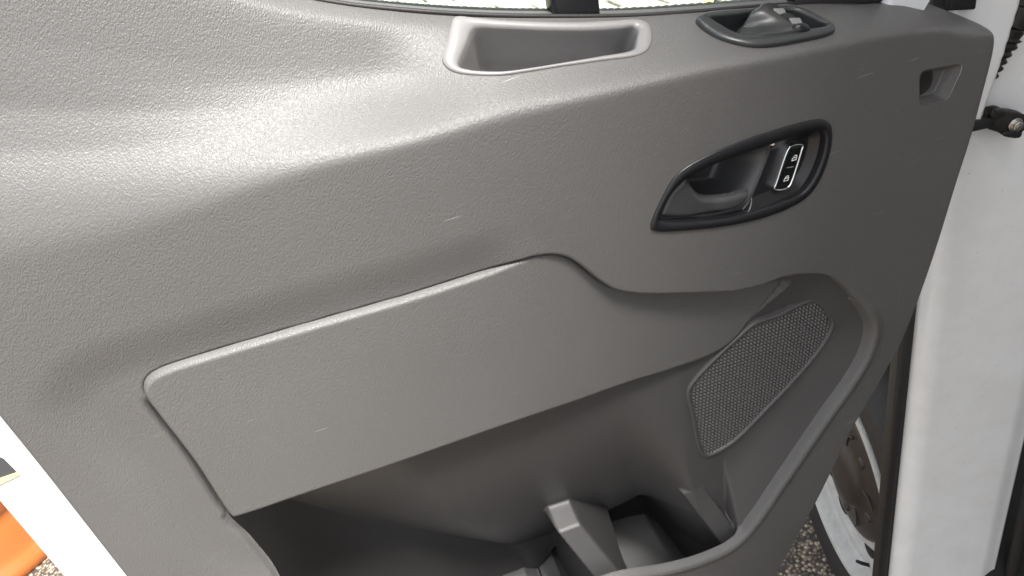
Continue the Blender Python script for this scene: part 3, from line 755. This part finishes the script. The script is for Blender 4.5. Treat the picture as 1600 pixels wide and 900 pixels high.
mo = jamb.modifiers.new('thick', 'SOLIDIFY'); mo.thickness = .003; mo.offset = -1
# black rubber strip on the wing's rear edge and door opening weatherstrip
def vstrip(name, plan, z0, z1, m, parent, n=2):
    zs = np.linspace(z0, z1, n)
    rings = [np.array([(p[0], p[1], z) for p in plan]) for z in zs]
    return loft(name, rings, m, parent, cap_first=True, cap_last=True, smooth=True)
E0 = J0+fwd*.028
def plan(pts): return [E0+a*inn+b*fwd for a, b in pts]
def round_rect(c, a, b, r=.004, n=4):
    out = []
    for sx, sy, t0 in ((1, 1, 0), (-1, 1, 90), (-1, -1, 180), (1, -1, 270)):
        for k in range(n+1):
            t = R(t0+90*k/n); out.append((c[0]+sx*(a-r)+r*math.cos(t), c[1]+sy*(b-r)+r*math.sin(t)))
    return out
vstrip('wing_edge_seal', plan(round_rect((-.009, .004), .008, .012, .004)), zb, ZC-.2, RUBBER, van)
vstrip('wing_edge_trim', plan(round_rect((-.0005, -.002), .004, .004, .0018)), zb, ZC-.2, DARK, van)
W0 = J0+inn*(S1+.008)
zs = np.linspace(zb, zt, 30); path = []
for z in zs:
    path.append(W0+np.array((0, 0, z))-fwd*.002+inn*(.004+.012*(1-ss(.5, 1.6, z))))
loft('door_weatherstrip', tube_pts(path, [.010]*30, 12), RUBBER, van, cap_first=True, cap_last=True)
# unseen van parts added to shade the hinge end: roof, rear pillar and side, seat
def vbox(name, a0, a1, b0, b1, z0, z1, m, parent, bev=.02):      # a forward, b inboard, measured from the pillar
    Mv = Matrix(((fwd[0], inn[0], 0, J0[0]), (fwd[1], inn[1], 0, J0[1]), (0, 0, 1, 0), (0, 0, 0, 1)))
    return bm_obj(name, box_bm((a0, b0, z0), (a1, b1, z1), mat=Mv), m, parent, bevel=bev, segs=3)
VR = 3.2  # roof height, set so that its shadow edge falls across the door
vbox('unseen_roof', -4.2, .35, .06, 1.9, VR-.10, VR, WHITE, van, .04)
vbox('unseen_side_panel', -4.2, -1.12, .02, .10, .35, VR-.11, WHITE, van, .02)
vbox('unseen_seat_cushion', -1.0, -.45, .35, .85, .85, 1.02, DARK, van, .05)
vbox('unseen_seat_back', -1.12, -.98, .35, .85, 1.03, 1.75, DARK, van, .05)
vbox('unseen_dashboard', -.02, .30, .28, 1.85, 1.1, 1.62, DARK, van, .06)
vbox('far_side', -4.2, .30, 1.82, 1.88, .35, VR-.11, WHITE, van, .02)
vbox('cab_floor', -4.2, .30, .28, 1.81, .55, .62, DARK, van, .01)
# cab side behind the weatherstrip: dark trim going into the van
# ---- check strap
CS = jamb_pt((1585, 196)); 
def jm(px, off): return at_plane(px[0], px[1], J0-fwd*off, fwd)
cs = bpy.data.objects.new('check_strap', None); link(cs, van); cs['label'] = 'black steel check strap with a bolt between door and pillar'
def plate(name, pxs, off, th, m, parent, per=3, bev=.0015):
    a = np.array([jm(p, off) for p in pxs]); a = catmull(a, per)
    b = a+fwd*th
    o = loft(name, [a, b], m, parent, cap_first=True, cap_last=True, smooth=True)
    bb = o.modifiers.new('bevel', 'BEVEL'); bb.width = bev; bb.segments = 2; bb.limit_method = 'ANGLE'; bb.angle_limit = R(50)
    return o
plate('bracket', [(1541, 199), (1547, 203), (1563, 208), (1568, 212), (1593, 214.5), (1597, 208), (1604, 200), (1606, 183), (1596, 178), (1580, 175.5), (1572, 175), (1560, 172), (1550, 175), (1549, 184), (1545, 192)], .016, .016, RUBBER, cs)
plate('bracket_flange', [(1566, 209), (1570, 213.5), (1594, 215.5), (1598, 208), (1580, 205)], .020, .004, RUBBER, cs)
plate('pin_boss', [(1549, 184), (1549, 176), (1552, 172), (1558, 169.5), (1566, 170), (1571, 174), (1571, 180), (1563, 186), (1555, 187)], .026, .012, RUBBER, cs)
plate('pin', [(1556, 173), (1560, 171), (1567, 171.5), (1570, 174), (1566, 176), (1559, 176)], .029, .004, LEVERM, cs)
# strap arm running to the door
arm = [az_pt((1526, 195), .006), jm((1549, 190), .012)]
d = arm[1]-arm[0]; L = np.linalg.norm(d); d /= L
up_ = np.array((0, 0, 1.0)); sd_ = np.cross(d, up_); sd_ /= np.linalg.norm(sd_); up_ = np.cross(sd_, d)
Mx = Matrix(((d[0], sd_[0], up_[0], arm[0][0]), (d[1], sd_[1], up_[1], arm[0][1]), (d[2], sd_[2], up_[2], arm[0][2]), (0, 0, 0, 1)))
bm_obj('strap_arm', box_bm((-.02, -.004, -.006), (L+.012, .004, .0065), mat=Mx), RUBBER, cs, bevel=.002)
# hex bolt with washer
bc = jm((1586.5, 195), .018)
def cyl(name, c, axis, r, h, seg, m, parent, bev=.0008, r2=None):
    bm = bmesh.new(); bmesh.ops.create_cone(bm, cap_ends=True, segments=seg, radius1=r, radius2=r if r2 is None else r2, depth=h)
    bmesh.ops.transform(bm, matrix=Matrix.Translation(Vector(c)) @ Vector(axis).to_track_quat('Z', 'Y').to_matrix().to_4x4(), verts=bm.verts)
    return bm_obj(name, bm, m, parent, smooth=False, bevel=bev)
cyl('bolt_washer', bc, -fwd, .0078, .003, 28, STEEL, cs)
cyl('bolt', bc-fwd*.004, -fwd, .0058, .006, 6, STEEL, cs)
cyl('bolt_socket', bc-fwd*.0072, -fwd, .0026, .001, 12, STEEL, cs, bev=.0003)
# ---- wiring boot
bp_ = [(1541, 124), (1545, 112), (1549, 99), (1554, 86), (1562, 66), (1572, 42), (1590, 12), (1604, -22), (1616, -60)]
bz = np.array([az_pt(p, .040) for p in bp_]); bz = resample(catmull(bz, 6, False), 90, False)
rad = []
for i in range(90):
    t = i/89; base = np.interp(t, [0, .1, .25, .4, .6, 1], [.006, .009, .0125, .018, .024, .026])
    rad.append(base+(.004*abs(math.sin(t*math.pi*15)) if t < .36 else 0))
loft('wiring_boot', tube_pts(bz, rad, 16), RUBBER, van, cap_first=True, cap_last=True)

# ---- front wheel
wh_o = bpy.data.objects.new('front_wheel', None); link(wh_o, van); wh_o['label'] = 'front wheel with silver steel rim and dark centre cap'
kk = 1.25
hubdir = at_z(1333, 736, ZC-1.16)-CAM
hub = CAM+hubdir*kk
nout = -inn; RW = .385
Mw = np.column_stack([fwd, np.array((0, 0, 1.0)), nout])
def lathe(name, prof, m, parent, seg=96, cap=False):
    rings = []
    for r, h in prof:
        rings.append(np.array([hub+Mw@np.array((r*math.cos(t), r*math.sin(t), h)) for t in np.linspace(0, 2*math.pi, seg, endpoint=False)]))
    return loft(name, rings, m, parent, cap_last=cap)
RC = .162                                    # cap radius
lathe('tyre', [(.262, -.10), (.30, -.105), (.36, -.09), (.383, -.06), (.387, -.02), (.383, .012), (.372, .034), (.350, .046), (.325, .048), (.300, .042), (.280, .034), (.268, .026), (.262, .010)], TYRE, wh_o)
rim = lathe('rim', [(.266, .018), (.272, .032), (.270, .040), (.262, .042), (.255, .034), (.250, .012), (.246, .002), (.240, -.001), (.234, .001), (.226, -.004), (.216, -.012), (.204, -.013), (.192, -.009), (.182, -.001), (.172, .001), (.10, -.008)], WHEELP, wh_o, cap=True)
lathe('wheel_cap', [(RC+.001, -.010), (RC, .002), (RC-.004, .007), (RC-.012, .009), (.11, .014), (.085, .016), (.078, .022), (.070, .030), (.045, .033), (.0, .034)], CAPM, wh_o)
for k in range(8):  # dark plates on the rim, painting the shade inside the vent openings
    t = 2*math.pi*k/8+.30
    c = hub+Mw@np.array((.197*math.cos(t), .197*math.sin(t), -.0095))
    e1 = Mw@np.array((math.cos(t), math.sin(t), 0)); e2 = Mw@np.array((-math.sin(t), math.cos(t), 0))
    ringp = [np.array([c+e1*.019*sc*math.cos(a)+e2*.026*sc*math.sin(a)+nout*h for a in np.linspace(0, 2*math.pi, 24, endpoint=False)]) for sc, h in ((1.05, -.004), (1.0, .004), (.92, .0045))]
    loft('vent_hole_shade', ringp, DARK, wh_o, cap_last=True)
for k in range(5):
    t = 2*math.pi*k/5+.9
    c = hub+Mw@np.array((.115*math.cos(t), .115*math.sin(t), .0125))
    e1 = Mw@np.array((math.cos(t), math.sin(t), 0)); e2 = Mw@np.array((-math.sin(t), math.cos(t), 0))
    ringp = [np.array([c+e1*.012*sc*math.cos(a)+e2*.012*sc*math.sin(a)+nout*h for a in np.linspace(0, 2*math.pi, 18, endpoint=False)]) for sc, h in ((1.2, -.004), (1.0, .004), (.6, .005))]
    loft('cap_stud', ringp, CAPM, wh_o, cap_last=True)
    t2 = t+.63
    pth = [hub+Mw@np.array((r*math.cos(t2+dr), r*math.sin(t2+dr), .016)) for r, dr in ((.085, 0), (.105, .02), (.125, .10), (.137, .22))]
    loft('cap_rib', tube_pts(catmull(np.array(pth), 5, False), [.0022]*16, 8), CAPM, wh_o)
vt = -2.05
cv_ = [hub+Mw@np.array((r*math.cos(vt), r*math.sin(vt), h)) for r, h in ((.236, .0), (.228, .016), (.220, .028))]
loft('tyre_valve', tube_pts(cv_, [.0045, .0045, .0038], 10), RUBBER, wh_o, cap_first=True, cap_last=True)
# wheel arch lining behind the wheel
ar = [np.array([hub+Mw@np.array((r*math.cos(t), r*math.sin(t), h)) for t in np.linspace(-.6, math.pi+.6, 40)]) for r, h in ((.46, -.02), (.46, -.35), (.02, -.36))]
loft('wheel_arch_liner', ar, DARK, van, closed=False)

# ================================================================== ground and what stands on it
GZ = 0.0
bm = bmesh.new(); bmesh.ops.create_grid(bm, x_segments=40, y_segments=40, size=60)
g = bm_obj('ground', bm, GROUND, None); g['kind'] = 'structure'
print('hub', hub, 'hub z', hub[2], 'S1', S1)

# paving seen through the window: uneven pale stones
pv = bpy.data.objects.new('pavement', None); link(pv); pv['kind'] = 'structure'
bm = bmesh.new()
base_c = at_z(820, 5, 0); 
vxs = []
sx, sy, sz = .30, .20, .03
r_ = bmesh.ops.create_cube(bm, size=1)
for v in r_['verts']: v.co = Vector((v.co.x*sx*2, v.co.y*sy*2, v.co.z*sz*2+.0))
stone = bm_obj('paving_stone', bm, STONE, pv, smooth=False, bevel=.02, segs=2)
stone.location = (base_c[0], base_c[1], .012)
cnt = 0
for r in range(-5, 8):
    for c in range(-6, 7):
        x = base_c[0]+c*.615+(r % 2)*.3; y = base_c[1]+r*.415
        if cnt == 0: s = stone
        else:
            s = stone.copy(); C.objects.link(s)
        s.location = (x+random.uniform(-.01, .01), y+random.uniform(-.01, .01), .010+random.uniform(-.006, .008))
        s.rotation_euler = (random.uniform(-.02, .02), random.uniform(-.02, .02), random.uniform(-.03, .03))
        s.scale = (random.uniform(.94, 1.0), random.uniform(.94, 1.0), 1)
        cnt += 1
# worn yellow line painted across the paving
ya, yb = at_z(1108, 4, .05), at_z(600, 2, .05)
for nm, (pa, pb, wd) in {'yellow_line': (at_z(1100, 14, .047), at_z(1130, -40, .047), .10)}.items():
    dv = pb-pa; dv /= np.linalg.norm(dv); nv = np.array((-dv[1], dv[0], 0))*wd/2
    bm = bmesh.new(); bm.faces.new([bm.verts.new(tuple(p)) for p in (pa-dv*.6-nv, pb-nv, pb+nv, pa-dv*.6+nv)])
    yo = bm_obj(nm, bm, YELLOW, None, smooth=False); yo['kind'] = 'structure'
# orange moulded thing on the ground behind the rear edge
org = empty('orange_drum', 'orange glossy plastic drum low behind the white rear edge of the door', 'drum')
pr = [(.30, 0), (.31, .015), (.31, .05), (.285, .065), (.285, .10), (.275, .13), (.275, .19), (.268, .20), (.268, .24), (.275, .25), (.268, .42), (.255, .45), (.15, .455)]
e_ = at_z(78, 872, .0); od = np.array((-.80, .60, 0)); oc = e_+od*.315
rings = [np.array([(oc[0]+r*math.cos(t), oc[1]+r*math.sin(t), z) for t in np.linspace(0, 2*math.pi, 64, endpoint=False)]) for r, z in pr]
loft('drum_body', rings, ORANGE, org, cap_last=True, smooth=True)
